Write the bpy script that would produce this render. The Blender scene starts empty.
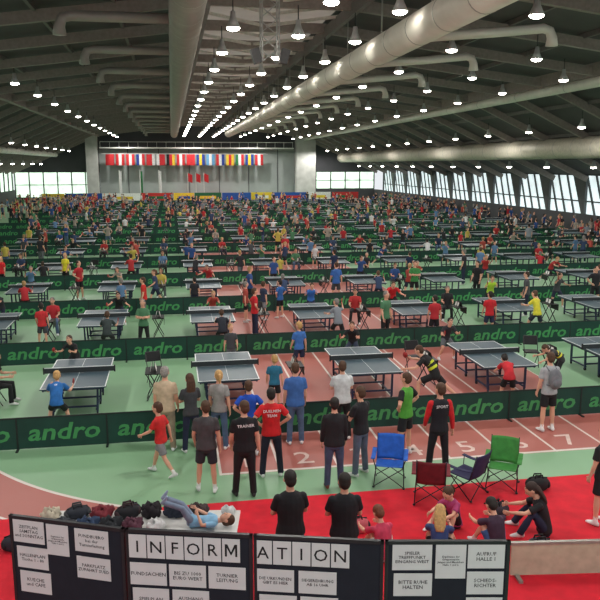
import bpy, bmesh, math, random
from mathutils import Vector, Matrix
from mathutils.bvhtree import BVHTree
random.seed(7)
SC=bpy.context.scene
def lin(c):
    c=c/255.0
    return c/12.92 if c<=.04045 else ((c+.055)/1.055)**2.4
MATS={}
def mat(name,col,rough=.6,metal=0.0,var=.12,scale=6.0,emit=0.0):
    if name in MATS: return MATS[name]
    m=bpy.data.materials.new(name); m.use_nodes=True
    nt=m.node_tree; b=nt.nodes['Principled BSDF']
    n=nt.nodes.new('ShaderNodeTexNoise'); n.inputs['Scale'].default_value=scale; n.inputs['Detail'].default_value=3
    tc=nt.nodes.new('ShaderNodeTexCoord'); nt.links.new(tc.outputs['Object'],n.inputs['Vector'])
    r=nt.nodes.new('ShaderNodeValToRGB')
    L=[lin(x) for x in col]
    r.color_ramp.elements[0].position=.3; r.color_ramp.elements[1].position=.7
    r.color_ramp.elements[0].color=[x*(1-var) for x in L]+[1]
    r.color_ramp.elements[1].color=[min(1,x*(1+var)) for x in L]+[1]
    nt.links.new(n.outputs['Fac'],r.inputs['Fac'])
    nt.links.new(r.outputs['Color'],b.inputs['Base Color'])
    b.inputs['Roughness'].default_value=rough; b.inputs['Metallic'].default_value=metal
    if emit>0:
        nt.links.new(r.outputs['Color'],b.inputs['Emission Color']); b.inputs['Emission Strength'].default_value=emit
    MATS[name]=m; return m
def fab(c): return mat('fabric_%02x%02x%02x'%tuple(c),c,.85,var=.18,scale=9)
def randmat(name,cols,mul,rough=.85):
    m=bpy.data.materials.new(name); m.use_nodes=True
    nt=m.node_tree; b=nt.nodes['Principled BSDF']; b.inputs['Roughness'].default_value=rough
    oi=nt.nodes.new('ShaderNodeObjectInfo'); mm=nt.nodes.new('ShaderNodeMath'); mm.operation='MULTIPLY'; mm.inputs[1].default_value=mul
    fr=nt.nodes.new('ShaderNodeMath'); fr.operation='FRACT'
    r=nt.nodes.new('ShaderNodeValToRGB'); r.color_ramp.interpolation='CONSTANT'
    nt.links.new(oi.outputs['Random'],mm.inputs[0]); nt.links.new(mm.outputs[0],fr.inputs[0]); nt.links.new(fr.outputs[0],r.inputs['Fac']); nt.links.new(r.outputs['Color'],b.inputs['Base Color'])
    el=r.color_ramp.elements
    for i,c in enumerate(cols):
        e=el[i] if i<2 else el.new(i/len(cols)); e.position=i/len(cols); e.color=[lin(x) for x in c]+[1]
    return m
class MB:
    def __init__(s): s.v=[];s.f=[];s.m=[]
    def add(s,vs,fs,mi):
        o=len(s.v); s.v+= [Vector(v) for v in vs]
        for f in fs: s.f.append([i+o for i in f]); s.m.append(mi)
    def box(s,c,sz,mi,M=None):
        c=Vector(c);hx,hy,hz=[q/2 for q in sz]
        vs=[Vector((x*hx,y*hy,z*hz)) for x in(-1,1) for y in(-1,1) for z in(-1,1)]
        if M: vs=[M@v for v in vs]
        s.add([c+v for v in vs],[(0,1,3,2),(4,6,7,5),(0,4,5,1),(2,3,7,6),(0,2,6,4),(1,5,7,3)],mi)
    def beam(s,a,b,w,h,mi):
        a=Vector(a);b=Vector(b);t=(b-a);L=t.length;t.normalize()
        u=Vector((0,0,1)) if abs(t.z)<.9 else Vector((0,1,0))
        sd=t.cross(u).normalized();u=sd.cross(t)
        M=Matrix((sd,t,u)).transposed(); s.box((a+b)/2,(w,L,h),mi,M)
    def rings(s,R,mi):
        n=len(R[0]);vs=[v for r in R for v in r];fs=[]
        for i in range(len(R)-1):
            for j in range(n):
                k=(j+1)%n; fs.append((i*n+j,i*n+k,(i+1)*n+k,(i+1)*n+j))
        fs.append(tuple(range(n-1,-1,-1))); e=(len(R)-1)*n; fs.append(tuple(e+j for j in range(n)))
        s.add(vs,fs,mi)
    def tube(s,pts,rads,mi,n=8,side=(1,0,0)):
        pts=[Vector(p) for p in pts];R=[];side=Vector(side)
        if not isinstance(rads,(list,tuple)): rads=[rads]*len(pts)
        for i,p in enumerate(pts):
            t=(pts[min(i+1,len(pts)-1)]-pts[max(i-1,0)]).normalized()
            a=side-t*side.dot(t)
            if a.length<.15: a=Vector((0,1,0))-t*t.y
            if a.length<.15: a=Vector((0,0,1))-t*t.z
            a.normalize(); b=t.cross(a); r=rads[i]; ra,rb=(r if isinstance(r,tuple) else (r,r))
            R.append([p+a*ra*math.cos(2*math.pi*j/n)+b*rb*math.sin(2*math.pi*j/n) for j in range(n)])
        s.rings(R,mi)
    def ell(s,c,r,mi,M=None,n=12,k=8):
        c=Vector(c);R=[]
        for i in range(k+1):
            th=math.pi*(.04+.92*i/k); z=-math.cos(th);q=math.sin(th)
            vs=[Vector((r[0]*q*math.cos(2*math.pi*j/n),r[1]*q*math.sin(2*math.pi*j/n),r[2]*z)) for j in range(n)]
            if M: vs=[M@v for v in vs]
            R.append([c+v for v in vs])
        s.rings(R,mi)
    def sheet(s,fn,nu,nv,th,mi):
        P=[[Vector(fn(i/nu,j/nv)) for j in range(nv+1)] for i in range(nu+1)]
        vs=[];
        for i in range(nu+1):
            for j in range(nv+1):
                du=P[min(i+1,nu)][j]-P[max(i-1,0)][j];dv=P[i][min(j+1,nv)]-P[i][max(j-1,0)]
                n=du.cross(dv).normalized()*th/2; vs.append(P[i][j]+n); 
        N=len(vs)
        for i in range(nu+1):
            for j in range(nv+1):
                vs.append(P[i][j]*2-vs[i*(nv+1)+j])
        fs=[];w=nv+1
        for i in range(nu):
            for j in range(nv):
                a=i*w+j; fs.append((a,a+w,a+w+1,a+1)); a+=N; fs.append((a,a+1,a+w+1,a+w))
        for i in range(nu):
            a=i*w; fs.append((a,a+N,a+w+N,a+w)); a=i*w+nv; fs.append((a,a+w,a+w+N,a+N))
        for j in range(nv):
            a=j; fs.append((a,a+1,a+1+N,a+N)); a=nu*w+j; fs.append((a,a+N,a+1+N,a+1))
        s.add(vs,fs,mi)
    def text(s,T,M,loc,mi):
        vs,fs=T; loc=Vector(loc); s.add([loc+M@v for v in vs],fs,mi)
    def mesh(s,name,mats,smooth=False):
        me=bpy.data.meshes.new(name); me.from_pydata(s.v,[],s.f)
        for m in mats: me.materials.append(m)
        me.polygons.foreach_set('material_index',s.m)
        if smooth: me.polygons.foreach_set('use_smooth',[True]*len(s.f))
        me.update(); return me
    def obj(s,name,mats,loc=(0,0,0),rot=0,smooth=False,coll=None):
        return put(name,s.mesh(name,mats,smooth),loc,rot,coll)
rad=math.radians
def put(name,me,loc=(0,0,0),rot=0,coll=None):
    o=bpy.data.objects.new(name,me); o.location=loc;o.rotation_euler=(0,0,rad(rot))
    (coll or SC.collection).objects.link(o); return o
_tc={}
def text(body,size,bold=0.0,shear=0.0,align='CENTER',res=2,ls=1.0):
    k=(body,size,bold,shear,align)
    if k in _tc: return _tc[k]
    c=bpy.data.curves.new('t','FONT'); c.body=body;c.size=size;c.offset=bold;c.shear=shear;c.align_x=align;c.resolution_u=res;c.space_line=ls
    o=bpy.data.objects.new('t',c); SC.collection.objects.link(o)
    dg=bpy.context.evaluated_depsgraph_get(); dg.update()
    me=bpy.data.meshes.new_from_object(o.evaluated_get(dg),depsgraph=dg)
    r=([v.co.copy() for v in me.vertices],[list(p.vertices) for p in me.polygons])
    bpy.data.objects.remove(o);bpy.data.meshes.remove(me);bpy.data.curves.remove(c)
    _tc[k]=r; return r
# text plane orientations: facing -Y (toward the stand), facing +Y, lying on floor
TF=Matrix(((1,0,0),(0,0,-1),(0,1,0))); TB=Matrix(((-1,0,0),(0,0,1),(0,1,0))); TI=Matrix.Identity(3)
def instcoll(name,coll):
    e=bpy.data.objects.new(name,None); e.instance_type='COLLECTION'; e.instance_collection=coll
    SC.collection.objects.link(e); return e
# ---------------------------------------------------------------- people
STAND=dict(lean=2,la=(3,9,14,6),ra=(4,9,18,6),ll=(1,4,2),rl=(2,4,4))
POSES={'stand':STAND,
'stand2':dict(lean=0,hy=20,la=(8,12,22,14),ra=(-6,12,8,6),ll=(6,7,5),rl=(-3,5,1)),
'cross':dict(lean=2,la=(18,12,95,75),ra=(18,12,90,70),ll=(0,6,0),rl=(3,6,6)),
'hips':dict(lean=0,la=(-18,38,55,75),ra=(-15,38,55,75),ll=(2,8,2),rl=(2,8,2)),
'walk':dict(lean=5,la=(28,8,35,8),ra=(-25,10,18,4),ll=(-20,3,18),rl=(26,3,10)),
'ready':dict(lean=38,hp=-28,la=(38,18,75,25),ra=(30,30,70,20),ll=(48,16,68),rl=(42,18,66)),
'lunge':dict(lean=48,hp=-25,la=(35,35,50,10),ra=(60,25,25,5),ll=(62,14,62),rl=(-38,14,12)),
'stroke':dict(lean=22,tw=25,hp=-10,la=(30,30,60,20),ra=(75,45,45,30),ll=(35,14,45),rl=(5,18,30)),
'serve':dict(lean=30,hp=-15,la=(65,5,60,20),ra=(35,35,85,35),ll=(30,10,40),rl=(18,16,35)),
'bend':dict(lean=70,hp=-20,la=(45,10,20,5),ra=(60,10,15,5),ll=(25,10,30),rl=(20,10,28)),
'sit':dict(lean=6,hp=10,la=(25,10,65,15),ra=(25,10,65,15),ll=(88,8,88),rl=(88,8,86)),
'floor':dict(lean=20,hp=14,la=(62,14,22,25),ra=(58,16,28,25),ll=(146,12,116),rl=(138,18,108)),
'lie':dict(lean=0,hp=12,la=(10,25,50,60),ra=(5,30,20,20),ll=(62,8,40),rl=(52,12,34)),
'reach':dict(lean=15,la=(15,10,20,5),ra=(85,20,15,5),ll=(0,6,2),rl=(10,6,12)),
}
def body(name,mats,pose='stand',h=1.75,sleeve='short',legs='shorts',hair='short',fem=False,fat=1.0,voxel=.014,acc=False,paddle=False,pack=False,word=None,stripe=False,M3=None):
    P=dict(POSES[pose]); lean=P.get('lean',0);tw=P.get('tw',0)
    hs=1.08+max(0,1.75-h)*.5
    A=MB();B=MB()
    def spine(z):
        p=Vector((0,0,.93));zz=.93;st=.02*(1 if z>=zz else -1)
        def Mz(q):
            k=max(0,min(1,(q-.86)/.34)); return Matrix.Rotation(-rad(lean*k),3,'X')@Matrix.Rotation(rad(tw*k),3,'Z')
        while abs(z-zz)>1e-6:
            s_=st if abs(z-zz)>.02 else z-zz
            p=p+Mz(zz)@Vector((0,0,s_)); zz+=s_
        return p,Mz(z)
    wy=.9 if fem else 1
    sec=[(.86,.186,.138),(.93,.18,.132),(1.03,.158 if not fem else .14,.116),(1.12,.158 if not fem else .14,.113),(1.25,.174*wy,.12),(1.34,.184*wy,.12),(1.40,.174*wy,.105),(1.445,.125*wy,.085),(1.475,.068,.06)]
    R=[]
    for z,rx,ry in sec:
        p,M=spine(z); f=fat if z<1.3 else 1+(fat-1)*.5
        R.append([p+M@Vector((rx*f*math.cos(2*math.pi*j/16),ry*f*math.sin(2*math.pi*j/16)+(ry*(f-1)*.6),0)) for j in range(16)])
    A.rings(R,2)
    R=[]
    for z,rx,ry in [(.78,.10,.08),(.81,.15,.11),(.87,.158,.113),(.97,.14,.10)]:
        p,M=spine(z); R.append([p+M@Vector((rx*fat*math.cos(2*math.pi*j/14),ry*fat*math.sin(2*math.pi*j/14),0)) for j in range(14)])
    A.rings(R,3)
    pn,Mn=spine(1.46)
    Mh=Mn@Matrix.Rotation(-rad(P.get('hp',0)),3,'X')@Matrix.Rotation(rad(P.get('hy',0)),3,'Z')
    nt=pn+Mn@Vector((0,.012,.07))
    A.tube([pn-Mn@Vector((0,0,.03)),nt+Mn@Vector((0,.01,.03))],[.058,.054],0,10)
    def H(x,y,z): return nt+Mh@(Vector((x,y,z))*hs)
    def he(c,r,mi,t=A,nn=12,k=8): t.ell(H(*c),[q*hs for q in r],mi,Mh,nn,k)
    he((0,.012,.115),(.074,.092,.10),0); he((0,.035,.065),(.057,.062,.07),0)
    he((0,.105,.098),(.013,.02,.022),0,nn=8,k=5)
    for s_ in(-1,1): he((s_*.077,.0,.10),(.012,.022,.032),0,nn=8,k=5)
    he((0,-.016,.148),(.083,.098,.088),1)
    he((0,-.045,.10),(.077,.07,.085),1)
    if hair=='long':
        A.tube([H(0,-.06,.16),H(0,-.085,.08),H(0,-.09,0),H(0,-.085,-.1),H(0,-.08,-.18)],[(.07*hs,.04),(.09*hs,.045),(.095*hs,.04),(.09*hs,.035),(.06*hs,.02)],1,10,side=Mh@Vector((1,0,0)))
    if hair=='tail':
        A.tube([H(0,-.08,.16),H(0,-.13,.15),H(0,-.145,.07),H(0,-.13,-.02)],[.025,.034,.03,.014],1,8)
    if hair=='cap':
        A.tube([H(0,.06,.165),H(0,.16,.15)],[(.07,.012),(.055,.01)],1,10,side=Mh@Vector((1,0,0)))
    for s_ in(-1,1):
        he((s_*.031,.096,.118),(.010,.007,.005),7,B,8,5); he((s_*.031,.098,.137),(.014,.004,.0025),1,B,6,4)
    he((0,.094,.055),(.020,.006,.004),8,B,8,4)
    for s_,key in((-1,'la'),(1,'ra')):
        al,be,fl,inw=P[key]
        ps,Ms=spine(1.395); S=ps+Ms@Vector((s_*.172*wy,0,0))
        def D(a,b): a=rad(a);b=rad(b); return Vector((s_*math.sin(b),math.sin(a)*math.cos(b),-math.cos(a)*math.cos(b)))
        d1=D(al,be);d2=D(al+fl,be-inw);E=S+d1*.28;W=E+d2*.24
        sm=6 if acc else 2
        A.ell(S,(.058,.058,.055),sm,n=10,k=6)
        if sleeve=='long': A.tube([S-d1*.01,S+d1*.14,E,E+d2*.12,W-d2*.01],[.06,.06,.05,.046,.036],sm,10)
        else:
            A.tube([S,S+d1*.14,E,E+d2*.07,W],[.047,.046,.038,.040,.026],0,10)
            A.tube([S-d1*.01,S+d1*.10,S+d1*.19],[.06,.064,.068],sm,10)
        A.tube([W-d2*.05,W+d2*.01],[.029,.026],0,8)
        inn=(Vector((-s_,0,0))-d2*Vector((-s_,0,0)).dot(d2))
        if inn.length<.2: inn=Vector((0,0,-1))-d2*(-d2.z)
        inn.normalize(); w=d2.cross(inn).normalized()
        if w.y<0 and abs(d2.y)<.7: w=-w
        Ph=W+d2*.085
        A.tube([W-d2*.01,W+d2*.03,Ph],[(.026,.022),(.038,.018),(.042,.015)],0,8,side=w)
        for i,Ln in enumerate((.068,.078,.072,.058)):
            q=Ph+w*(1.5-i)*.0205-d2*.01
            b1=(d2+inn*.25).normalized();b2=(d2+inn*.9).normalized()
            B.tube([q,q+b1*Ln*.5,q+b1*Ln*.5+b2*Ln*.5],[.0095,.009,.007],0,5)
        q=W+d2*.03+w*.034; b1=(d2*.8+w*.7+inn*.3).normalized(); B.tube([q,q+b1*.035,q+b1*.035+(d2+inn*.5).normalized()*.03],[.012,.011,.008],0,5)
        if paddle and s_==1:
            g=Ph+inn*.02; u=(w*.6+d2*.8).normalized()
            B.tube([g-u*.05,g+u*.06],[(.014,.011)]*2,8,6,side=inn)
            c=g+u*.13
            B.tube([c-inn*.006,c+inn*.006],[.078,.078],8,14)
    for s_,key in((-1,'ll'),(1,'rl')):
        al,be,kn=P[key]
        Hp=Vector((s_*.085,0,.90))
        def D(a,b): a=rad(a);b=rad(b); return Vector((s_*math.sin(b),math.sin(a)*math.cos(b),-math.cos(a)*math.cos(b)))
        d1=D(al,be);d2=D(al-kn,be*.6);K=Hp+d1*.42;N=K+d2*.40
        if legs=='shorts':
            A.tube([Hp,Hp+d1*.2,K,K+d2*.13,K+d2*.27,N],[.08,.075,.052,.056,.042,.036],0,10)
            A.tube([Hp-d1*.02,Hp+d1*.15,Hp+d1*.33],[.088*fat,.09*fat,.094],3,12)
            A.tube([N-d2*.09,N+d2*.02],[.044,.042],5,10)
        else: A.tube([Hp-d1*.02,Hp+d1*.2,K,K+d2*.2,N+d2*.02],[.088*fat,.082*fat,.066,.064,.06],3,12)
        pf=0 if (al-kn)>-25 else max(-60,al-kn)*.6
        if (al-kn)>45 or pose=='lie': pf=40
        fd=Vector((s_*.12,math.cos(rad(pf)),math.sin(rad(pf)))).normalized(); up=Vector((0,-math.sin(rad(pf)),math.cos(rad(pf))))
        c=N-up*.045
        A.tube([c-fd*.075,c-fd*.05,c+fd*.02+up*.005,c+fd*.11-up*.012,c+fd*.175-up*.02],[(.022,.03),(.036,.045),(.042,.05),(.047,.033),(.028,.02)],4,10,side=Vector((1,-.12*s_,0)))
    if pack:
        p,M=spine(1.22); B.ell(p+M@Vector((0,-.2,0)),(.15,.11,.23),6,M); B.ell(p+M@Vector((0,-.28,-.07)),(.11,.05,.11),6,M)
        for s_ in(-1,1):
            B.tube([p+M@Vector((s_*.1,-.12,.17)),p+M@Vector((s_*.1,0,.245)),p+M@Vector((s_*.1,.125,.1)),p+M@Vector((s_*.13,.05,-.15)),p+M@Vector((s_*.1,-.14,-.15))],.016,6,6)
    if word:
        for i,wd in enumerate(word):
            p,M=spine(1.33-i*.09); B.text(text(wd,.075,.001),M@TF,p+M@Vector((0,-.124*fat,0)),9)
    if stripe:
        for z in(1.1,1.22):
            p,M=spine(z)
            A.rings([[p+M@Vector((.165*math.cos(t*math.pi/8),.122*math.sin(t*math.pi/8),dz)) for t in range(16)] for dz in(-.03,.03)],6)
    src=A.mesh('src',mats); bv=BVHTree.FromPolygons([v.co for v in src.vertices],[list(q.vertices) for q in src.polygons])
    smi=[q.material_index for q in src.polygons]
    o=bpy.data.objects.new('tmp',src); SC.collection.objects.link(o)
    r=o.modifiers.new('r','REMESH'); r.mode='VOXEL'; r.voxel_size=voxel
    s2=o.modifiers.new('s','SMOOTH'); s2.factor=.5; s2.iterations=2
    dg=bpy.context.evaluated_depsgraph_get(); dg.update(); me=bpy.data.meshes.new_from_object(o.evaluated_get(dg),depsgraph=dg)
    vs=[v.co.copy() for v in me.vertices]; fs=[list(q.vertices) for q in me.polygons]; mi=[]
    for q in me.polygons:
        hit=bv.find_nearest(q.center); mi.append(smi[hit[2]] if hit[2] is not None else 0)
    bpy.data.objects.remove(o); bpy.data.meshes.remove(me); bpy.data.meshes.remove(src)
    C=MB(); C.add(vs,fs,0); C.m=mi
    off=len(C.v); C.v+=B.v; C.f+=[[i+off for i in f] for f in B.f]; C.m+=B.m
    if M3: C.v=[M3@(v-Vector((0,0,.93))) for v in C.v]
    mz=min(v.z for v in C.v); k=h/1.75
    C.v=[Vector((v.x,v.y,v.z-mz))*k for v in C.v]
    return C.mesh(name,mats,True)
def pmats(top,bottom,hair=(50,35,25),skin=(218,164,138),shoe=(225,225,225),sock=(235,235,235),acc=(190,30,35)):
    return [mat('skin_%d'%skin[0],skin,.55,var=.05),mat('hair_%d_%d'%(hair[0],hair[1]),hair,.7,var=.25,scale=30),fab(top),fab(bottom),fab(shoe),fab(sock),fab(acc),mat('eye_dark',(25,20,20),.3),mat('paddle_rubber',(150,30,30),.5),mat('print_white',(240,240,240),.6)]
BLK=(22,22,26);WHT=(225,225,225);RED=(205,28,34);BLU=(30,85,175);NAVY=(30,36,62);JEAN=(78,98,128);GRY=(128,130,134);DG=(58,60,64)
BL=(190,150,95);BR=(75,50,32);DK=(30,24,20);GH=(140,135,130)
# name,X,Y,h,heading(deg, 0=+Y away),top,bottom,kwargs
PEOPLE=[
('boy_in_red_shirt',-.36,13.77,1.48,60,(200,40,40),GRY,dict(pose='walk',hair='short'),dict(hair=BR)),
('man_in_beige_shirt',-.27,15.0,1.82,-10,(196,176,148),(150,138,118),dict(pose='stand',legs='long',fat=1.1),dict(hair=GH)),
('woman_in_vest',.25,14.85,1.68,15,(60,62,66),NAVY,dict(pose='cross',hair='long',fem=True,legs='long'),dict(hair=BR)),
('woman_in_grey_top',.85,14.95,1.70,-15,(150,148,145),JEAN,dict(pose='stand2',hair='tail',fem=True,legs='long'),dict(hair=BL)),
('man_in_grey_tshirt',.48,12.85,1.74,-5,(70,68,70),(42,42,50),dict(pose='stand2',fat=1.08),dict(hair=BR)),
('man_in_black_tshirt',1.16,12.55,1.8,5,BLK,BLK,dict(pose='stand2',legs='long',fat=1.15,word=['TRAINER']),dict(hair=BR,shoe=(50,50,50))),
('man_in_red_jersey',1.75,13.3,1.78,0,(205,30,36),(28,30,48),dict(pose='hips',legs='long',word=['DUELMEN','TEAM'],fat=1.05),dict(hair=DK)),
('boy_in_blue_shirt',1.43,14.4,1.6,0,(25,75,180),BLK,dict(pose='hips'),dict(hair=BR)),
('man_in_blue_shirt',2.49,14.9,1.8,0,(58,100,165),JEAN,dict(pose='stand',legs='long',fat=1.1,sleeve='short'),dict(hair=BR)),
('child_in_teal_shirt',2.35,17.2,1.36,0,(40,110,140),BLK,dict(pose='stand2'),dict(hair=BL)),
('man_in_white_shirt',3.55,15.0,1.76,0,(200,204,206),BLK,dict(pose='cross',legs='long',fat=1.12,sleeve='short'),dict(hair=BR)),
('man_in_black_jacket',2.84,12.6,1.74,-5,(28,28,32),(62,78,104),dict(pose='stand',legs='long',sleeve='long',fat=1.1),dict(hair=DK,shoe=(120,60,50))),
('man_with_camera',3.48,13.1,1.77,35,(30,30,34),(88,100,118),dict(pose='cross',legs='long',fat=1.0),dict(hair=BR)),
('man_in_green_shirt',4.63,13.85,1.78,40,(85,165,60),(28,28,34),dict(pose='hips',acc=True),dict(hair=BR,acc=BLK)),
('coach_in_tracksuit',4.98,12.85,1.84,0,(26,26,32),(24,24,30),dict(pose='stand2',legs='long',sleeve='long',acc=True,word=['SPORT']),dict(hair=BR,acc=(200,30,36))),
('table_tennis_player',6.44,17.05,1.78,55,(24,24,26),(24,24,26),dict(pose='lunge',paddle=True,stripe=True),dict(hair=BR,acc=(205,215,50))),
('man_with_backpack',8.29,14.7,1.82,5,(165,168,172),BLK,dict(pose='stand',pack=True),dict(hair=BR,acc=(110,112,118))),
('girl_in_red_shirt',8.2,16.5,1.5,-10,(190,35,45),BLK,dict(pose='bend',hair='tail',fem=True,paddle=True),dict(hair=DK)),
('boy_in_blue_jersey',-2.75,16.7,1.5,0,(40,105,175),BLK,dict(pose='ready',paddle=True,word=['09']),dict(hair=BL)),
('umpire_in_black_shirt',-4.6,18.9,1.75,-90,BLK,BLK,dict(pose='sit',legs='long'),dict(hair=DK)),
('child_in_blue_shirt',3.5,20.3,1.5,20,(60,110,180),NAVY,dict(pose='stand2'),dict(hair=BL)),
('player_in_black_shirt',5.35,21.3,1.5,160,BLK,(50,60,80),dict(pose='ready',paddle=True,word=['C']),dict(hair=BR)),
('player_in_red_shirt',10.9,23.7,1.6,0,(190,30,40),NAVY,dict(pose='stand2',paddle=True),dict(hair=DK)),
('child_in_yellow_stripe',10.5,18.1,1.35,80,(50,50,52),BLK,dict(pose='bend',stripe=True),dict(hair=BR,acc=(225,215,60))),
('player_in_dark_shirt',1.5,23.6,1.45,0,(35,40,50),BLK,dict(pose='ready',paddle=True),dict(hair=BR)),
('girl_in_yellow_shirt',-5.3,37.3,1.7,150,(225,210,50),BLK,dict(pose='stand2',hair='long',fem=True),dict(hair=BL)),
('boy_in_red_jersey',-4.4,24.9,1.45,0,(200,45,50),(60,60,66),dict(pose='stand2'),dict(hair=DK)),
('umpire_in_red_shirt',-1.2,28.8,1.65,90,(200,45,40),BLK,dict(pose='stand'),dict(hair=BR)),
('player_in_grey_shirt',-2.2,23.7,1.5,0,(50,60,60),(40,40,44),dict(pose='ready',paddle=True),dict(hair=BR)),
('girl_in_red_jersey',-8.3,37.2,1.6,170,(205,35,40),BLK,dict(pose='stand',hair='long',fem=True),dict(hair=BL)),
('man_in_red_polo',2.75,25.2,1.72,-80,(190,30,38),NAVY,dict(pose='hips',legs='long'),dict(hair=BR)),
('player_in_blue_jersey',5.3,28.0,1.5,180,(50,110,190),NAVY,dict(pose='serve',paddle=True),dict(hair=BR)),
('child_in_dark_shirt',3.4,27.9,1.5,-60,(45,55,80),GRY,dict(pose='stand2'),dict(hair=BR)),
('boy_in_blue_top',4.1,28.2,1.5,40,(45,95,160),BLK,dict(pose='hips'),dict(hair=DK)),
('player_leaning_in_red',8.7,28.2,1.7,170,(195,35,42),BLK,dict(pose='lunge',paddle=True),dict(hair=BR)),
('boy_in_lime_shirt',13.0,28.3,1.55,170,(170,205,60),BLK,dict(pose='serve',paddle=True),dict(hair=BR)),
('player_in_yellow_shirt',12.6,23.5,1.65,10,(215,205,60),(40,44,60),dict(pose='stroke',paddle=True),dict(hair=BR)),
('man_in_green_polo',10.6,31.0,1.75,160,(60,130,70),BLK,dict(pose='cross'),dict(hair=BR)),
('umpire_in_dark_suit',13.4,30.6,1.75,120,BLK,BLK,dict(pose='stand',legs='long'),dict(hair=DK)),
('man_in_blue_polo',7.0,31.0,1.78,10,(55,100,170),DG,dict(pose='stand2'),dict(hair=BR)),
('man_in_dark_tshirt',1.5,9.4,1.79,3,(24,24,28),JEAN,dict(pose='cross',legs='long',fat=1.15,voxel=.01),dict(hair=DK)),
('man_in_dark_shirt',2.24,9.25,1.76,-5,(22,22,28),BLK,dict(pose='cross',legs='long',fat=1.15,voxel=.01),dict(hair=DK)),
('girl_sitting',5.85,10.25,1.65,70,(28,26,30),NAVY,dict(pose='floor',hair='long',fem=True,legs='long'),dict(hair=(48,30,24))),
('child_sitting_in_red',3.05,9.95,1.45,15,(200,60,90),(215,200,190),dict(pose='floor'),dict(hair=(110,60,40))),
('child_sitting_in_blue',3.85,9.75,1.5,-20,(50,70,120),BLK,dict(pose='floor',hair='long',fem=True),dict(hair=BL)),
('boy_sitting_with_cap',4.85,9.85,1.5,10,(60,40,60),(60,90,140),dict(pose='floor',hair='cap'),dict(hair=DK)),
('girl_sitting_in_pink',4.5,10.75,1.4,120,(170,60,110),BLK,dict(pose='floor',hair='tail',fem=True),dict(hair=BR)),
('boy_in_black_shirt',6.98,10.45,1.7,20,BLK,BLK,dict(pose='stand'),dict(hair=DK)),
]
for nm,X,Y,h,hd,top,bot,kw,mk in PEOPLE:
    kw=dict(kw); kw.setdefault('voxel',.014 if Y<20 else .02)
    put(nm,body(nm,pmats(top,bot,**mk),h=h,**kw),(X,Y,0.013),hd)
SH=randmat('crowd_shirt_fabric',[(168,44,46),(44,76,134),(30,30,34),(205,205,206),(30,44,74),(160,66,56),(92,126,164),(66,68,72),(74,122,88),(38,38,44),(190,172,80),(40,40,46),(126,132,140),(50,66,98),(158,148,138),(176,40,48)],1.0)
SR=randmat('crowd_shorts_fabric',[(25,25,30),(30,36,60),(90,95,100),(28,28,30),(80,100,130)],7.31)
HR=randmat('crowd_hair_tone',[(60,42,28),(30,22,18),(165,130,85),(90,62,40),(120,115,110)],13.7,.7)
vm=pmats(BLK,BLK); vm[1]=HR;vm[2]=SH;vm[3]=SR
VAR={}
for k,kw in dict(ready=dict(pose='ready',paddle=True,h=1.55),ready2=dict(pose='ready',paddle=True,h=1.42),stroke=dict(pose='stroke',paddle=True,h=1.6),serve=dict(pose='serve',paddle=True,h=1.5),lunge=dict(pose='lunge',paddle=True,h=1.6),
  stand=dict(pose='stand',h=1.78,legs='long'),stand2=dict(pose='stand2',h=1.55),woman=dict(pose='cross',h=1.68,fem=True,hair='long',legs='long'),hips=dict(pose='hips',h=1.75),walk=dict(pose='walk',h=1.6,hair='tail',fem=True),sit=dict(pose='sit',h=1.7,legs='long'),kid=dict(pose='stand2',h=1.35),reach=dict(pose='reach',h=1.6)).items():
    VAR[k]=body('person_'+k,vm,voxel=.024,**kw)
PLAY=['ready','ready2','stroke','serve','lunge','kid','stand2']
STANDERS=['stand','stand2','woman','hips','walk','kid','stand']
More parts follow.
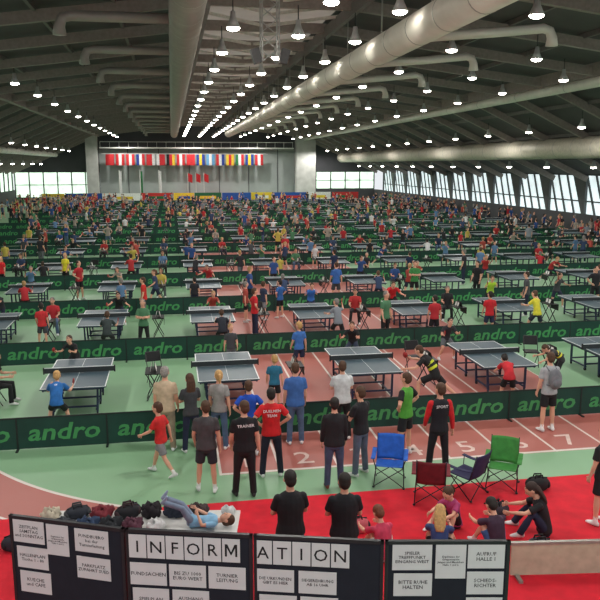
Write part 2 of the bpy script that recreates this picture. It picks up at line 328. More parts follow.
# ---------------------------------------------------------------- floor
def math_n(nt,op,a,b=None):
    n=nt.nodes.new('ShaderNodeMath'); n.operation=op
    for i,x in enumerate((a,b)):
        if x is None: continue
        if isinstance(x,(int,float)): n.inputs[i].default_value=x
        else: nt.links.new(x,n.inputs[i])
    return n.outputs[0]
def floor_mat():
    m=bpy.data.materials.new('sports_floor'); m.use_nodes=True; nt=m.node_tree; b=nt.nodes['Principled BSDF']
    g=nt.nodes.new('ShaderNodeNewGeometry'); sx=nt.nodes.new('ShaderNodeSeparateXYZ'); nt.links.new(g.outputs['Position'],sx.inputs[0])
    X,Y=sx.outputs[0],sx.outputs[1]
    Mn=lambda op,a,b=None: math_n(nt,op,a,b)
    AND=lambda a,b: Mn('MULTIPLY',a,b); OR=lambda a,b: Mn('MAXIMUM',a,b)
    dx=Mn('SUBTRACT',X,2.0);dy=Mn('SUBTRACT',Y,19.0)
    R=Mn('SQRT',Mn('ADD',AND(dx,dx),AND(dy,dy)))
    band=AND(AND(Mn('GREATER_THAN',X,.75),Mn('LESS_THAN',X,10.3)),Mn('GREATER_THAN',Y,13.55))
    left=AND(Mn('LESS_THAN',X,1.9),Mn('LESS_THAN',Y,16.5))
    curve=AND(Mn('GREATER_THAN',R,7.15),left)
    red=OR(band,curve)
    fr=Mn('FRACT',Mn('DIVIDE',Mn('SUBTRACT',X,.75),1.19))
    l1=AND(band,Mn('LESS_THAN',fr,.045))
    l2=AND(left,Mn('LESS_THAN',Mn('ABSOLUTE',Mn('SUBTRACT',R,7.15)),.035))
    l3=AND(left,Mn('LESS_THAN',Mn('ABSOLUTE',Mn('SUBTRACT',R,8.3)),.03))
    l4=AND(band,Mn('LESS_THAN',Mn('ABSOLUTE',Mn('SUBTRACT',Y,13.6)),.04))
    line=OR(OR(l1,l2),OR(l3,l4))
    nz=nt.nodes.new('ShaderNodeTexNoise'); nz.inputs['Scale'].default_value=.5; nz.inputs['Detail'].default_value=5
    nt.links.new(g.outputs['Position'],nz.inputs['Vector'])
    def mix(f,a,c):
        n=nt.nodes.new('ShaderNodeMix'); n.data_type='RGBA'
        nt.links.new(f,n.inputs[0])
        for i,x in((6,a),(7,c)):
            if isinstance(x,tuple): n.inputs[i].default_value=[lin(q) for q in x]+[1]
            else: nt.links.new(x,n.inputs[i])
        return n.outputs[2]
    green=mix(nz.outputs['Fac'],(120,162,124),(138,178,140)); rd=mix(nz.outputs['Fac'],(160,90,82),(180,106,96))
    c=mix(red,green,rd); c=mix(line,c,(215,205,198))
    nt.links.new(c,b.inputs['Base Color']); b.inputs['Roughness'].default_value=.48
    return m
F=MB();F.box((5.1,60,-.1),(61,134,.2),0);F.obj('floor',[floor_mat()])
MW=mat('marking_white',(215,190,182),.6)
for i in range(1,9):
    T=MB();T.text(text(str(i),.85,.002,0),TI,(.15+1.19*i,13.85,.006),0);T.obj('lane_number',[MW])
C=MB();C.box((3.8,9.9,.006),(20,4.9,.012),0);C.obj('red_carpet',[mat('red_carpet',(206,20,42),.9,var=.15,scale=3)])
# ---------------------------------------------------------------- tables
TM=[mat('table_top_slate',(62,82,92),.42,var=.05),mat('table_line_white',(225,228,228),.5),mat('table_frame_navy',(34,44,74),.4),mat('net_dark',(40,48,50),.8),mat('rubber_black',(20,20,22),.7)]
T=MB()
T.box((0,0,.745),(1.525,2.74,.03),0); T.box((0,0,.715),(1.44,2.66,.04),2)
for s in(-1,1):
    T.box((s*.75,0,.7612),(.026,2.74,.003),1);T.box((0,s*1.357,.7612),(1.525,.026,.003),1)
    T.box((s*.7,s*0,.70),(.03,2.6,.06),2)
    for y in(.35,1.1):
        for x in(-.55,.55): T.beam((x,s*y,.70),(x*.95,s*y*1.04,.06),.05,.05,2)
        T.beam((-.55,s*y,.2),(.55,s*y,.2),.04,.04,2)
    T.beam((-.5,s*.35,.12),(-.5,s*1.12,.12),.04,.04,2);T.beam((.5,s*.35,.12),(.5,s*1.12,.12),.04,.04,2)
    for x in(-.52,.52):
        T.tube([(x-.02,s*.37,.05),(x+.02,s*.37,.05)],.05,4,10);T.tube([(x-.02,s*1.14,.03),(x+.02,s*1.14,.03)],.03,4,8)
    T.box((s*.88,0,.83),(.03,.05,.17),4)
T.box((0,0,.7612),(.008,2.74,.003),1)
T.box((0,0,.83),(1.76,.01,.13),3);T.box((0,0,.903),(1.78,.014,.018),1)
TABLE=T.mesh('table_tennis_table',TM)
S=MB()
S.box((0,0,.72),(.62,.42,.03),0)
for s in(-1,1):
    S.beam((s*.27,-.18,.71),(s*.27,.18,.0),.025,.025,1);S.beam((s*.27,.18,.71),(s*.27,-.18,.0),.025,.025,1)
S.beam((-.27,-.17,.02),(.27,-.17,.02),.02,.02,1);S.beam((-.27,.17,.02),(.27,.17,.02),.02,.02,1)
S.box((0,-.205,.6),(.6,.01,.22),0)
for s in(-1,1):
    S.box((0,s*.05,.83),(.4,.012,.2),0,Matrix.Rotation(s*.25,3,'X'))
    for x in(-.1,.1): S.box((x,s*.062,.83),(.13,.006,.15),2,Matrix.Rotation(s*.25,3,'X'))
SCORE=S.mesh('score_table',[mat('black_plastic',(24,24,26),.5),mat('steel_dark',(60,60,62),.4,.6),mat('card_white',(225,225,220),.6)])
K=MB()
K.box((0,0,.45),(.42,.40,.03),0);K.box((0,-.22,.74),(.42,.02,.26),0,Matrix.Rotation(.15,3,'X'))
for s in(-1,1):
    K.tube([(s*.2,.22,0),(s*.2,-.02,.44),(s*.2,-.24,.88)],.012,1,6);K.tube([(s*.18,-.24,0),(s*.18,.17,.44)],.012,1,6)
K.tube([(-.2,-.24,.88),(.2,-.24,.88)],.012,1,6,side=(0,1,0))
FCH=K.mesh('folding_chair',[mat('black_plastic',(24,24,26),.5),mat('steel_dark',(60,60,62),.4,.6)])
BM=[mat('barrier_green',(16,60,50),.75,var=.15,scale=2),mat('barrier_print_green',(66,145,84),.7),mat('barrier_frame',(14,30,26),.6)]
B=MB();tt=text('andro',.52,.010,.2)
wid=max(v.x for v in tt[0])-min(v.x for v in tt[0]); k=1.5/wid
tt=([Vector((v.x*k,v.y*1.0,0)) for v in tt[0]],tt[1])
W=1.865
for i in range(-9,17):
    x=1.25+W*i
    B.box((x,0,.36),(W-.03,.02,.68),0)
    B.box((x,0,.705),(W-.02,.03,.03),2)
    B.box((x-W/2,0,.36),(.035,.035,.72),2); B.box((x-W/2,0,.012),(.05,.36,.024),2)
    B.text(tt,TF,(x+.02,-.013,.20),1);B.text(tt,TB,(x-.02,.013,.20),1)
BARR=B.mesh('barrier_row',BM)
for r in range(0,15): put('advertising_barrier',BARR,(0,15.6+7*r,0))
# courts
cx=[1.25+3.73*i for i in range(-3,9)]
bgT=bpy.data.collections.new('background_tables'); bgP=bpy.data.collections.new('background_people')
PLACED=[(p[1],p[2]) for p in PEOPLE]
def free(x,y,d=.65):
    if any(abs(a-x)<d and abs(b-y)<d for a,b in PLACED): return False
    q=(y-15.6)%7
    if y>15 and y<115 and -16<x<32 and (q<.5 or q>6.5): return False
    q=(y-17.45)%7
    if 17<y<115 and -11<x<33 and (q<3.25 or q>6.7):
        if abs((x-1.25+1.865)%3.73-1.865)<1.2: return False
    return True
def tall(x,y): PLACED.append((x,y))
for r in range(0,14):
    y0=17.45+7*r
    for ci,x in enumerate(cx):
        if r==0 and (x<-3 or x>14): continue
        if r<3 and x<-7: continue
        fg=r<4; coll=None if fg else bgT
        put('table_tennis_table',TABLE,(x,y0+1.37,0),0,coll)
        sx=x+1.865
        if free(sx,y0+1.5):
            put('score_table',SCORE,(sx,y0+1.3,0),90 if random.random()<.5 else -90,coll); tall(sx,y0+1.3)
        if random.random()<.65 and free(sx,y0+2.45):
            hd=random.choice([180,165,195]); put('folding_chair',FCH,(sx,y0+2.5,0),hd,coll); tall(sx,y0+2.5)
            if r>0 and random.random()<.7:
                put('umpire',VAR['sit'],(sx,y0+2.5,.012),hd,None if fg else bgP)
        for end in(-1,1):
            px=x+random.uniform(-.5,.5); py=y0+1.37+end*(1.37+random.uniform(.75,1.15)) 
            if end<0: py=max(py,y0-1.15)
            if (r==0 and end==-1) or any(abs(a-px)<.7 and abs(b-py)<.8 for a,b in PLACED): continue
            if random.random()<(.92 if r<6 else .7):
                put('table_tennis_player' ,VAR[random.choice(PLAY)],(px,py,.012),(0 if end<0 else 180)+random.uniform(-25,25),None if fg else bgP); tall(px,py)
        for q in range(random.choice([0,1,1,2]) if r>0 else 0):
            px=x+1.865+random.uniform(-.5,.5);py=y0+random.uniform(-1.1,4.5)
            if not free(px,py): continue
            put('coach',VAR[random.choice(STANDERS)],(px,py,.012),random.uniform(0,360),None if fg else bgP); tall(px,py)
cnt=0
for i in range(3200):
    if i%3==0: y=random.uniform(85,118);x=random.gauss(-14,4)
    else: y=60+58*random.random()**.7; x=random.uniform(-22,33)
    if y>118.3 or x<-23 or not free(x,y,.6): continue
    put('spectator',VAR[random.choice(STANDERS)],(x,y,.012),random.uniform(0,360),bgP); tall(x,y); cnt+=1
    if cnt>300: break
for i in range(170):
    x=random.uniform(32.4,34.6);y=random.uniform(40,118)
    if free(x,y): put('spectator',VAR[random.choice(STANDERS)],(x,y,.012),random.uniform(0,360),bgP); tall(x,y)
instcoll('background_table_tennis_courts',bgT); instcoll('background_crowd',bgP)
put('folding_chair',FCH,(-4.6,18.9,0),-90)
# ---------------------------------------------------------------- hall shell
PROF=[(-25,5.2),(-11.6,11.2),(1.6,12.9),(7.6,12.9),(22,11.2),(35.2,5.2)]
def profz(x):
    for (a,za),(b,zb) in zip(PROF,PROF[1:]):
        if a<=x<=b: return za+(zb-za)*(x-a)/(b-a)
Y0,Y1=-5,126
CE=MB()
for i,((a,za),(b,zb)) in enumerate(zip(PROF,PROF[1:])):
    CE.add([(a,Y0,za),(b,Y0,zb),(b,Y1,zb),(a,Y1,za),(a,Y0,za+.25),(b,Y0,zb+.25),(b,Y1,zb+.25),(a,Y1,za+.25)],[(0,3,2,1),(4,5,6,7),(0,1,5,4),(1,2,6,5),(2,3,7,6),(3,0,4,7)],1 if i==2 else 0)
CE.obj('ceiling',[mat('ceiling_dark',(84,81,83),.8,scale=.6),mat('ceiling_strip_glow',(174,166,158),.7,scale=.5,emit=.36)])  # middle strip: paler colour and added glow imitate light on plain ceiling
TR=MB()
y=9
while y<125:
    for (a,za),(b,zb) in zip(PROF,PROF[1:]):
        TR.beam((a,y,za-.4),(b,y,zb-.4),.26,.45,0)
    y+=5.5
for x in(-20,-16,-8.5,-5,-2,11,14.5,18,25,28.5,32):
    TR.beam((x,Y0,profz(x)-.12),(x,Y1,profz(x)-.12),.14,.22,1)
for x in(1.6,7.6): TR.beam((x,Y0,12.3),(x,Y1,12.3),.2,.5,1)
y=9
while y<120:
    TR.beam((1.6,y,12.55),(4.6,y+2.75,12.55),.1,.14,2);TR.beam((4.6,y+2.75,12.55),(7.6,y,12.55),.1,.14,2)
    y+=2.75
for x in(-11.6,22): TR.beam((x,Y0,10.9),(x,Y1,10.9),.4,.7,0)
TR.obj('roof_trusses',[mat('truss_brown',(142,132,126),.6),mat('purlin_grey',(112,108,106),.6),mat('brace_light',(205,200,192),.6)])
GW=mat('wall_grey',(144,150,148),.8,scale=.4); DW=mat('wall_dark',(70,70,74),.8,scale=.4); PL=mat('concrete_pillar',(184,184,180),.8,scale=1)
wb=MB()
wb.box((5.2,126.2,4.3),(33.6,.4,8.6),0)
wb.add([(-11.6,126,8.6),(22,126,8.6),(22,126,11.3),(7.6,126,13),(1.6,126,13),(-11.6,126,11.3)],[(0,1,2,3,4,5)],1)
for a,b in((-25,-11.6),(22,35.2)):
    z1=4.8;z0=.8 if a<0 else 2
    wb.box(((a+b)/2,126.2,z0/2),(b-a,.4,z0),1)
    wb.add([(a,126,z1),(b,126,z1),(b,126,profz(b)),(a,126,profz(a))],[(0,1,2,3)],1)
for x in(-7,-2,3,8,13,18): wb.box((x,125.97,4.3),(.12,.06,8.6),1)
wb.obj('wall_back',[GW,DW])
WIN=mat('window_daylight_glass',(206,228,208),.3,var=.28,scale=.8,emit=1.5); FR=mat('window_frame',(80,84,86),.5)
def window(nm,x0,x1,z0,z1,n):
    w=MB();w.box(((x0+x1)/2,126.2,(z0+z1)/2),(x1-x0,.05,z1-z0),0)
    for i in range(n+1): w.box((x0+(x1-x0)*i/n,126.0,(z0+z1)/2),(.16,.3,z1-z0),1)
    w.box(((x0+x1)/2,126.0,(z0+z1)/2),(x1-x0,.2,.12),1)
    w.obj(nm,[WIN,FR])
window('window_1',-25,-11.7,.8,4.8,6); window('window_2',22.1,35.1,2,4.8,5)
wl=MB();wl.box((-25.2,60.5,1),(.4,131,2),0);wl.box((-25.2,60.5,5.1),(.4,131,.3),0);wl.obj('wall_left',[DW])
wr=MB();wr.box((35.4,60.5,.9),(.4,131,1.8),0);wr.box((35.4,60.5,5.2),(.4,131,.2),0);wr.obj('wall_right',[DW])
WR=mat('window_bright_glass',(210,224,226),.3,var=.14,scale=.8,emit=1.15)
y=3;n=3
while y<120:
    w=MB()
    w.box((35.45,y+3.1,3.45),(.05,6.2,3.3),0)
    w.add([(35.2,y,1.8),(35.2,y+.25,1.8),(35.2,y+1.9,5.1),(35.2,y,5.1)],[(0,1,2,3)],1)
    for q in(1.6,3.1,4.5): w.beam((35.32,y+q,1.8),(35.32,y+q+1.5,5.1),.14,.14,1)
    w.box((35.35,y+6.1,3.45),(.3,.24,3.3),1);w.box((35.34,y+3.1,2.9),(.1,6.2,.12),1)
    w.obj('window_%d'%n,[WR,FR]); n+=1; y+=6.2
w=MB();w.box((-25.25,60.5,3.5),(.05,131,3.0),0)
for i in range(44): w.box((-25.1,-4.5+i*3,3.5),(.2,.16,3.0),1)
w.obj('window_%d'%n,[WIN,FR])
for x,wd in((-12.6,1.8),(22.6,3.3)):
    p=MB();p.box((x,124.9,5.5),(wd,1.8,11),0);p.box((x,124.9,.15),(wd+.2,2,.3),0);p.obj('concrete_pillar',[PL])
CW=MB();CW.box((4.6,124.6,8.75),(31.8,1,.2),0);CW.beam((-11.2,124.1,9.7),(20.4,124.1,9.7),.08,.08,0)
for i in range(22): CW.beam((-11.2+i*1.5,124.1,8.8),(-11.2+i*1.5,124.1,9.7),.05,.05,0)
CW.obj('catwalk',[mat('catwalk_white',(220,220,216),.5)])
fc=[(178,34,40),(205,205,205),(34,56,130),(205,172,50),(30,105,58),(25,25,28),(88,145,185)]
fm=[fab(c) for c in fc]
FL=MB();pat=[(0,0,0),(0,1,0),(0,1,0),(2,1,0),(0,0,1),(1,0,0),(5,0,3),(0,1,0),(0,0,0),(2,3,2),(6,1,6),(0,1,2),(3,0,3),(4,1,0),(2,3,2),(0,1,0)]
for i,p in enumerate(pat):
    x=-10.4+i*1.62
    for j,c in enumerate(p):
        w0=x+j*.45
        FL.sheet(lambda u,v,w0=w0,i=i:(w0+u*.45,123.9+.08*math.sin((w0+u*.5)*4+i),7.75-1.8*v),3,2,.03,c)
FL.tube([(-11,123.9,7.78),(16,123.9,7.78)],.04,1,6,side=(0,0,1))
FL.obj('row_of_national_flags',fm)
for x,col in((-8.3,1),(-5,4),(-2,1)):
    q=MB();q.tube([(0,0,0),(0,0,5.2)],.09,0,8);q.sheet(lambda u,v:(.1+u*.3,.03*math.sin(u*6),5.0-3.5*v),3,4,.02,1);q.obj('flag_pole',[PL,fm[col]],(x,122.5,0))
for x in(2.6,3.9,5.2):
    q=MB();q.tube([(0,0,0),(0,0,4.8)],.06,0,8);q.sheet(lambda u,v:(.06+u*.7,.1*math.sin(u*5),4.7-1.3*v-.3*u),4,3,.02,1);q.obj('flag_pole',[PL,fm[0]],(x,121.5,0))
x=-20
bc=[(215,185,55),(34,76,150),(215,215,215),(180,44,44),(215,185,55),(30,95,62),(34,76,150)]
i=0
while x<27.5:
    q=MB();wd=random.uniform(3,6);q.box((0,0,.85),(wd-.1,.06,1.5),0);q.box((-wd/2+.2,0,.06),(.1,.5,.12),1);q.box((wd/2-.2,0,.06),(.1,.5,.12),1)
    q.box((0,-.04,.85),(wd*.6,.02,.45),2)
    q.obj('sponsor_banner',[fab(bc[i%7]),FR,fab(bc[(i+2)%7])],(x+wd/2,119.6+.8*(i%2),0)); x+=wd; i+=1
# ducts
DM=mat('galvanised_duct',(226,222,212),.4,.1,var=.06,scale=1.5); DG2=mat('duct_grey',(160,155,148),.45,.1,var=.08,scale=1.5); DS=mat('duct_seam',(166,163,156),.5,.2)
def duct(nm,x,z,r,y0,y1,m,br=None):
    d=MB();d.tube([(0,y0,0),(0,y1,0)],r,0,24)
    y=y0+1.5
    while y<y1: d.tube([(0,y-.02,0),(0,y+.02,0)],r*1.02,1,24); y+=2.5 if r>.3 else 6
    y=y0+4
    while y<y1-3:
        d.beam((0,y,r),(0,y,profz(x)-z-.2),.05,.05,1); y+=5.5
    if br:
        sgn,L,dz=br
        y=11.5
        while y<y1-4:
            e=[(0,y,0),(sgn*L*.6,y,dz*.6),(sgn*(L-.35),y,dz),(sgn*(L-.1),y,dz-.08),(sgn*L,y,dz-.32),(sgn*L,y,dz-.6)]
            d.tube(e,[.17,.17,.17,.17,.18,.22],0,12,side=(0,1,0)); y+=7
    d.obj(nm,[m,DS],(x,0,z),0,True)
duct('ventilation_duct',8.0,10.3,.52,2,104,DM,(1,5.6,.5))
duct('ventilation_duct',.62,10.7,.55,2,118,DG2,(-1,4.0,.0))
duct('ventilation_duct',22.2,10.3,.28,2,123,DM)
duct('ventilation_duct',28.5,7.2,.75,2,123,mat('duct_beige',(196,188,172),.5,.1))
duct('ventilation_duct',-18,7.6,.35,2,123,DM)
# lamps
L=MB()
L.tube([(0,0,.95),(0,0,.42)],.02,1,6);L.tube([(0,0,.45),(0,0,.28),(0,0,.2),(0,0,-.08)],[.08,.1,.12,.25],0,16)
L.tube([(0,0,-.075),(0,0,-.13),(0,0,-.17)],[.23,.2,.1],2,16)
LAMP=L.mesh('high_bay_lamp',[mat('lamp_housing',(190,190,190),.4,.2),mat('steel_dark',(60,60,62),.4,.6),mat('lamp_glow',(255,248,235),.4,var=0,emit=34)],True)
lc=bpy.data.collections.new('ceiling_lamps')
for x in(-20,-15.5,-8.2,2.2,4.6,6.9,11.2,15.8,19.6,25.5,31):
    y=14+(x*1.7)%3
    while y<122:
        put('high_bay_lamp',LAMP,(x,y,min(10.6,profz(x)-1.2)),0,lc); y+=7 if x not in(2.2,4.6,6.9) else 5.5
instcoll('high_bay_lamps',lc)
def spot(x,y,z,p):
    l=bpy.data.lights.new('hall_light','SPOT'); l.energy=p; l.spot_size=rad(170); l.spot_blend=.5; l.shadow_soft_size=.3; l.color=(1,.97,.925)
    o=bpy.data.objects.new('hall_light',l); o.location=(x,y,z); SC.collection.objects.link(o)
for y in(5,13,22,32,44,58,74,92,110,121):
    for x in(-7,3.5,13,24):
        spot(x,y,9.9 if x<20 else 8.6,880 if y<50 else (1500 if y<100 else 1700))
R=MB()
for sx in(-.3,.3):
    for sy in(-.3,.3): R.beam((sx,sy,0),(sx,sy,3.0),.05,.05,0)
for i in range(6):
    z=i*.5
    R.beam((-.3,-.3,z),(.3,-.3,z+.5),.03,.03,0);R.beam((-.3,.3,z+.5),(.3,.3,z),.03,.03,0);R.beam((-.3,-.3,z),(-.3,.3,z),.03,.03,0);R.beam((.3,-.3,z),(.3,.3,z),.03,.03,0)
for s in(-1,1): R.box((s*.5,-.1,.2),(.3,.35,.5),1,Matrix.Rotation(s*.3,3,'Y'))
R.obj('loudspeaker_rig',[mat('rig_steel',(175,175,172),.4,.2),mat('grey_plastic',(90,90,92),.5)],(3.6,27,9.6))
# ---------------------------------------------------------------- information boards
PM=[mat('display_board_felt',(26,30,42),.9),mat('board_frame',(44,46,50),.4,.3),mat('paper_white',(218,218,218),.8,var=.02),mat('ink_black',(24,24,26),.8)]
def board(p0,p1,sheets,letters=None,off=0):
    p0=Vector(p0);p1=Vector(p1);d=p1-p0;Ln=d.length;ang=math.degrees(math.atan2(d.y,d.x))
    b=MB();b.box((Ln/2,0,1.22),(Ln-.05,.03,1.5),0)
    for z in(.46,1.98): b.box((Ln/2,0,z),(Ln,.045,.04),1)
    for x in(.02,Ln-.02): b.box((x,0,1.007),(.035,.045,1.986),1);b.box((x,0,.034),(.035,.5,.04),1)
    if letters:
        for i,c in enumerate(letters):
            x=off+.105+i*.213
            b.box((x,-.02,1.80),(.2,.004,.28),2)
            if c=='M':
                for q in(-1,1):
                    b.box((x+q*.058,-.0235,1.803),(.022,.003,.146),3)
                    a0=(x+q*.066,-.0245,1.876);
                    b.add([(x+q*.068,-.0246,1.876),(x+q*.04,-.0246,1.876),(x-q*.004,-.0246,1.775),(x+q*.004,-.0246,1.745),(x+q*.012,-.0246,1.765)],[(0,1,2,3,4)],3)
            else: b.text(text(c,.2,.001),TF,(x,-.0235,1.73),3)
    for (x,z,w,h,t,sz) in sheets:
        b.box((x+w/2,-.02,z-h/2),(w,.004,h),2)
        n=t.count('\n')+1
        T_=text(t,sz,.0005,0,'CENTER',1)
        b.text(T_,TF,(x+w/2,-.0235,z-h/2+(n-1)*sz*.5-sz*.3),3)
    b.obj('display_board',PM,(p0.x,p0.y,0),ang)
small='Ergebnisse der\nGruppenspiele\nJungen und Maedchen\nHalle 1 und 2'
board((-1.98,8.37),(-.64,7.8),[(.05,1.96,.4,.28,'ZEITPLAN\nSAMSTAG\nund SONNTAG',.055),(.48,1.95,.28,.38,small,.028),(.84,1.94,.42,.28,'FUNDBUERO\nbei der\nTurnierleitung',.055),(.08,1.63,.4,.27,'HALLENPLAN\nTische 1 - 80',.055),(.85,1.60,.42,.27,'PARKPLATZ\nZUFAHRT SUED',.055),(.1,1.32,.4,.27,'KUECHE\nund CAFE',.06)])
board((-.63,7.8),(.76,7.42),[(.04,1.60,.42,.27,'FUNDSACHEN',.062),(.49,1.60,.42,.27,'BIS ZU 1000\nEURO WERT',.06),(.94,1.60,.42,.27,'TURNIER\nLEITUNG',.06),(.06,1.29,.42,.27,'SPIELPLAN',.06),(.52,1.29,.42,.27,'AUSHANG\nKLASSEN',.06)],'INFORM',.03)
board((.77,7.42),(2.15,7.04),[(.03,1.60,.42,.27,'DIE URKUNDEN\nGIBT ES HIER',.05),(.5,1.60,.42,.27,'SIEGEREHRUNG\nAB 16 UHR',.05),(.06,1.29,.42,.27,'BITTE\nBEACHTEN',.06),(.52,1.29,.42,.27,'ERSTE HILFE',.055)],'ATION',.0)
board((2.16,7.04),(3.5,6.81),[(.08,1.96,.43,.30,'SPIELER\nTREFFPUNKT\nEINGANG WEST',.05),(.55,1.98,.33,.42,small,.032),(.9,1.96,.40,.28,'AUFRUF\nHALLE 1',.06),(.1,1.62,.42,.27,'BITTE RUHE\nHALTEN',.06),(.9,1.64,.40,.27,'SCHIEDS-\nRICHTER',.06),(.9,1.33,.4,.27,'RAUM 12',.06)])
def bt():
    t=MB();t.box((1.45,-.35,.735),(2.95,.75,.03),0)
    for x in(.1,2.8):
        for y in(-.05,-.65): t.tube([(x,y,0),(x,y,.73)],.018,1,6)
        t.beam((x,-.05,.68),(x,-.65,.68),.03,.03,1)
    t.obj('folding_table',[mat('table_white',(205,205,202),.5),mat('steel_dark',(60,60,62),.4,.6)],(-2.0,10.95,.013),-9.5)
bt()
def blob(name,loc,r,cols,seed,rot=0,handle=False):
    random.seed(seed);b=MB()
    ph=[random.uniform(0,6.28) for _ in range(6)]
    n,k=28,16;R=[]
    for i in range(k+1):
        th=math.pi*(.02+.96*i/k);row=[]
        for j in range(n):
            a=2*math.pi*j/n;q=math.sin(th)**.6
            d=1+.12*math.sin(3*a+ph[0]+2*th)+.09*math.sin(7*a+ph[1]-3*th)+.07*math.sin(11*a+5*th+ph[2])
            if handle: d=1+.03*math.sin(5*a+ph[0])
            z=-math.cos(th); z=max(z,-.8)
            row.append(Vector((r[0]*q*d*math.cos(a),r[1]*q*d*math.sin(a),r[2]*(z+.8)*(1 if handle else d))))
        R.append(row)
    b.rings(R,0)
    if handle:
        top=r[2]*1.8
        for s in(-1,1):
            b.tube([(-r[0]*.35,s*r[1]*.35,top*.85),(-r[0]*.3,s*r[1]*.25,top+.05),(r[0]*.3,s*r[1]*.25,top+.05),(r[0]*.35,s*r[1]*.35,top*.85)],.014,1,6,side=(0,1,0))
        b.tube([(-r[0]*.8,0,top*.93),(0,0,top+.005),(r[0]*.8,0,top*.93)],.012,1,6,side=(0,1,0))
        for s in(-1,1): b.ell((s*r[0]*.8,0,r[2]*.75),(r[0]*.26,r[1]*.75,r[2]*.6),1)
    else:
        b.tube([(-r[0]*.8,r[1]*.2,r[2]*1.1),(-r[0]*.2,-r[1]*.3,r[2]*1.85),(r[0]*.5,-r[1]*.1,r[2]*1.6),(r[0]*.95,r[1]*.3,r[2]*.7)],[.035,.05,.05,.03],0,8)
    b.obj(name,[fab(c) for c in cols],loc,rot,True)
    random.seed(seed+100)
def onT(s,d):
    a=rad(-9.5);return (-2+s*math.cos(a)+d*math.sin(a)*1,10.95+s*math.sin(a)-d*math.cos(a),.765)
for i,(s,d,r,c,nm,hd) in enumerate([
 (.12,.3,(.13,.13,.10),[(190,180,160),BLK],'folded_jacket',0),(.48,.18,(.19,.13,.09),[(40,44,54),DG],'sports_bag',1),(.86,.2,(.17,.14,.09),[(120,40,50),BLK],'folded_jacket',0),
 (1.24,.18,(.19,.13,.10),[(28,28,34),(60,40,44)],'sports_bag',1),(1.6,.17,(.14,.13,.11),[(34,28,34),BLK],'folded_jacket',0),(1.95,.16,(.16,.11,.10),[(44,50,66),BLK],'folded_jacket',0),(2.3,.12,(.15,.08,.09),[(74,60,60),BLK],'folded_jacket',0),
 (.38,.56,(.17,.14,.08),[(50,54,62),BLK],'folded_jacket',0),(.74,.54,(.17,.14,.08),[(40,60,90),BLK],'folded_jacket',0),(1.08,.56,(.16,.14,.09),[(30,34,40),BLK],'folded_jacket',0),(1.4,.56,(.14,.14,.08),[(84,44,60),BLK],'folded_jacket',0),(2.75,.1,(.1,.07,.06),[(215,218,218),BLK],'towel',0)]):
    blob(nm,onT(s,d),r,c,i+3,random.uniform(-20,20),hd==1)
# child lying on the table end, knees up, head towards the right
LM=Matrix(((0,0,1),(1,0,0),(0,1,0)))
p=onT(2.28,.5)
put('child_lying_down',body('child_lying_down',pmats((130,178,212),(120,134,156),hair=BR,shoe=(150,165,190)),pose='lie',h=1.15,legs='long',M3=LM),(p[0],p[1],p[2]+.003),-9.5)
blob('folded_jacket',onT(1.72,.56),(.13,.12,.07),[(215,215,215),BLK],77,10)
for i,(x,y,c) in enumerate([(3.45,9.2,(40,60,120)),(4.3,9.15,(30,30,34)),(5.5,9.75,(60,60,70)),(2.85,10.9,(190,90,100)),(-.9,12.05,(30,40,60)),(6.6,11.9,(28,28,30)),(5.4,11.0,(50,40,50)),(-1.8,11.6,(90,40,50)),(-2.6,11.3,(40,44,54))]):
    blob('sports_bag',(x,y,.014),(.22,.15,.13),[c,BLK],40+i,random.uniform(-50,50),True)
def bottle(loc,col):
    b=MB();b.tube([(0,0,0),(0,0,.17),(0,0,.21),(0,0,.225)],[.035,.035,.015,.014],0,12);b.tube([(0,0,.222),(0,0,.245)],[.017,.017],1,10)
    b.obj('water_bottle',[mat('bottle_%d'%col[0],col,.2),fab(BLU)],loc,0,True)
bottle((3.75,6.95,.012),(120,150,190))
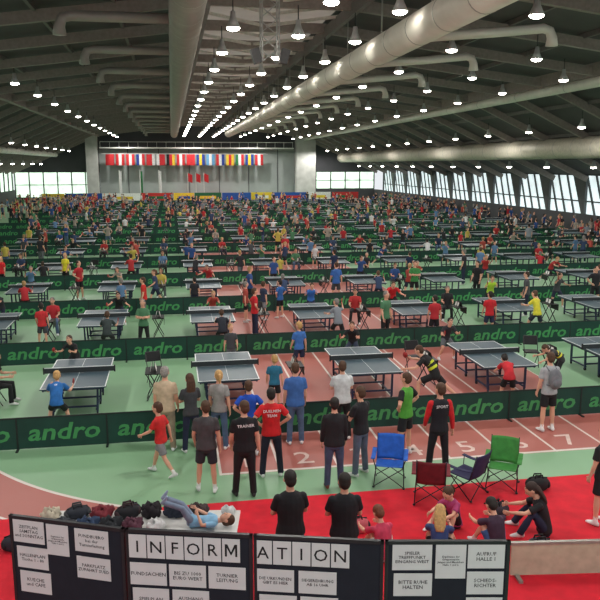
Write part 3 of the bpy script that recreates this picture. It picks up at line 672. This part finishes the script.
# camping chairs
def camp(loc,rot,col):
    c=MB();w=.27
    c.sheet(lambda u,v:((u-.5)*2*w,-.22+.46*v,.42-.06*math.sin(math.pi*u)*math.sin(math.pi*v)+.03*v),8,8,.012,0)
    c.sheet(lambda u,v:((u-.5)*2*w,-.22-.14*v-.05*math.sin(math.pi*u),.42+.5*v),8,8,.012,0)
    for s in(-1,1):
        c.tube([(s*(w+.03),.26,0),(s*w,-.24,.42),(s*w,-.37,.94)],.011,1,8)
        c.tube([(s*(w+.03),-.30,0),(s*w,.25,.45),(s*(w+.05),.27,.62)],.011,1,8)
        c.sheet(lambda u,v,s=s:(s*(w+.05)+(u-.5)*.09,-.30+.6*v,.63-.03*math.sin(math.pi*v)),3,6,.012,0)
        c.ell((s*(w+.03),.26,.02),(.03,.03,.02),1);c.ell((s*(w+.03),-.30,.02),(.03,.03,.02),1)
    for y in(.26,-.30):
        c.tube([(-(w+.03),y,.03),(w,y*.9,.42)],.01,1,8,side=(0,1,0));c.tube([((w+.03),y,.03),(-w,y*.9,.42)],.01,1,8,side=(0,1,0))
    c.v=[v*.94 for v in c.v]
    c.obj('camping_chair',[fab(col),mat('tube_dark',(50,50,54),.35,.6)],loc,rot,True)
camp((3.92,12.6,.02),160,(35,95,190));camp((5.2,11.95,.02),35,(44,44,80));camp((5.98,12.1,.02),150,(60,135,60));camp((4.45,11.8,.02),-20,(110,30,40))
# low advertising board at the right foreground
q=MB();Ln=2.6
q.box((Ln/2,0,.27),(Ln,.04,.48),0);q.box((Ln/2,0,.53),(Ln+.04,.06,.04),1)
for x in(.1,Ln-.1): q.box((x,0,.02),(.06,.4,.04),1)
q.text(text('sport',.24,.001,.15),TF,(Ln*.62,-.023,.2),2)
q.obj('perimeter_board',[mat('board_beige',(184,174,150),.7),mat('board_frame_light',(150,146,138),.4,.3),mat('ink_brown',(140,130,112),.8)],(4.75,9.2,.014),-7)
# ---------------------------------------------------------------- world, camera
w=bpy.data.worlds.new('world');SC.world=w;w.use_nodes=True
bg=w.node_tree.nodes['Background'];bg.inputs[0].default_value=(.93,.96,1,1);bg.inputs[1].default_value=.9
cam=bpy.data.cameras.new('camera');co=bpy.data.objects.new('camera',cam);co.location=(0,0,6);co.rotation_euler=(rad(90-10.477),0,rad(-9.857))
cam.lens=43.8;cam.sensor_width=36;cam.clip_end=400;SC.collection.objects.link(co);SC.camera=co
SC.view_settings.view_transform='Standard'
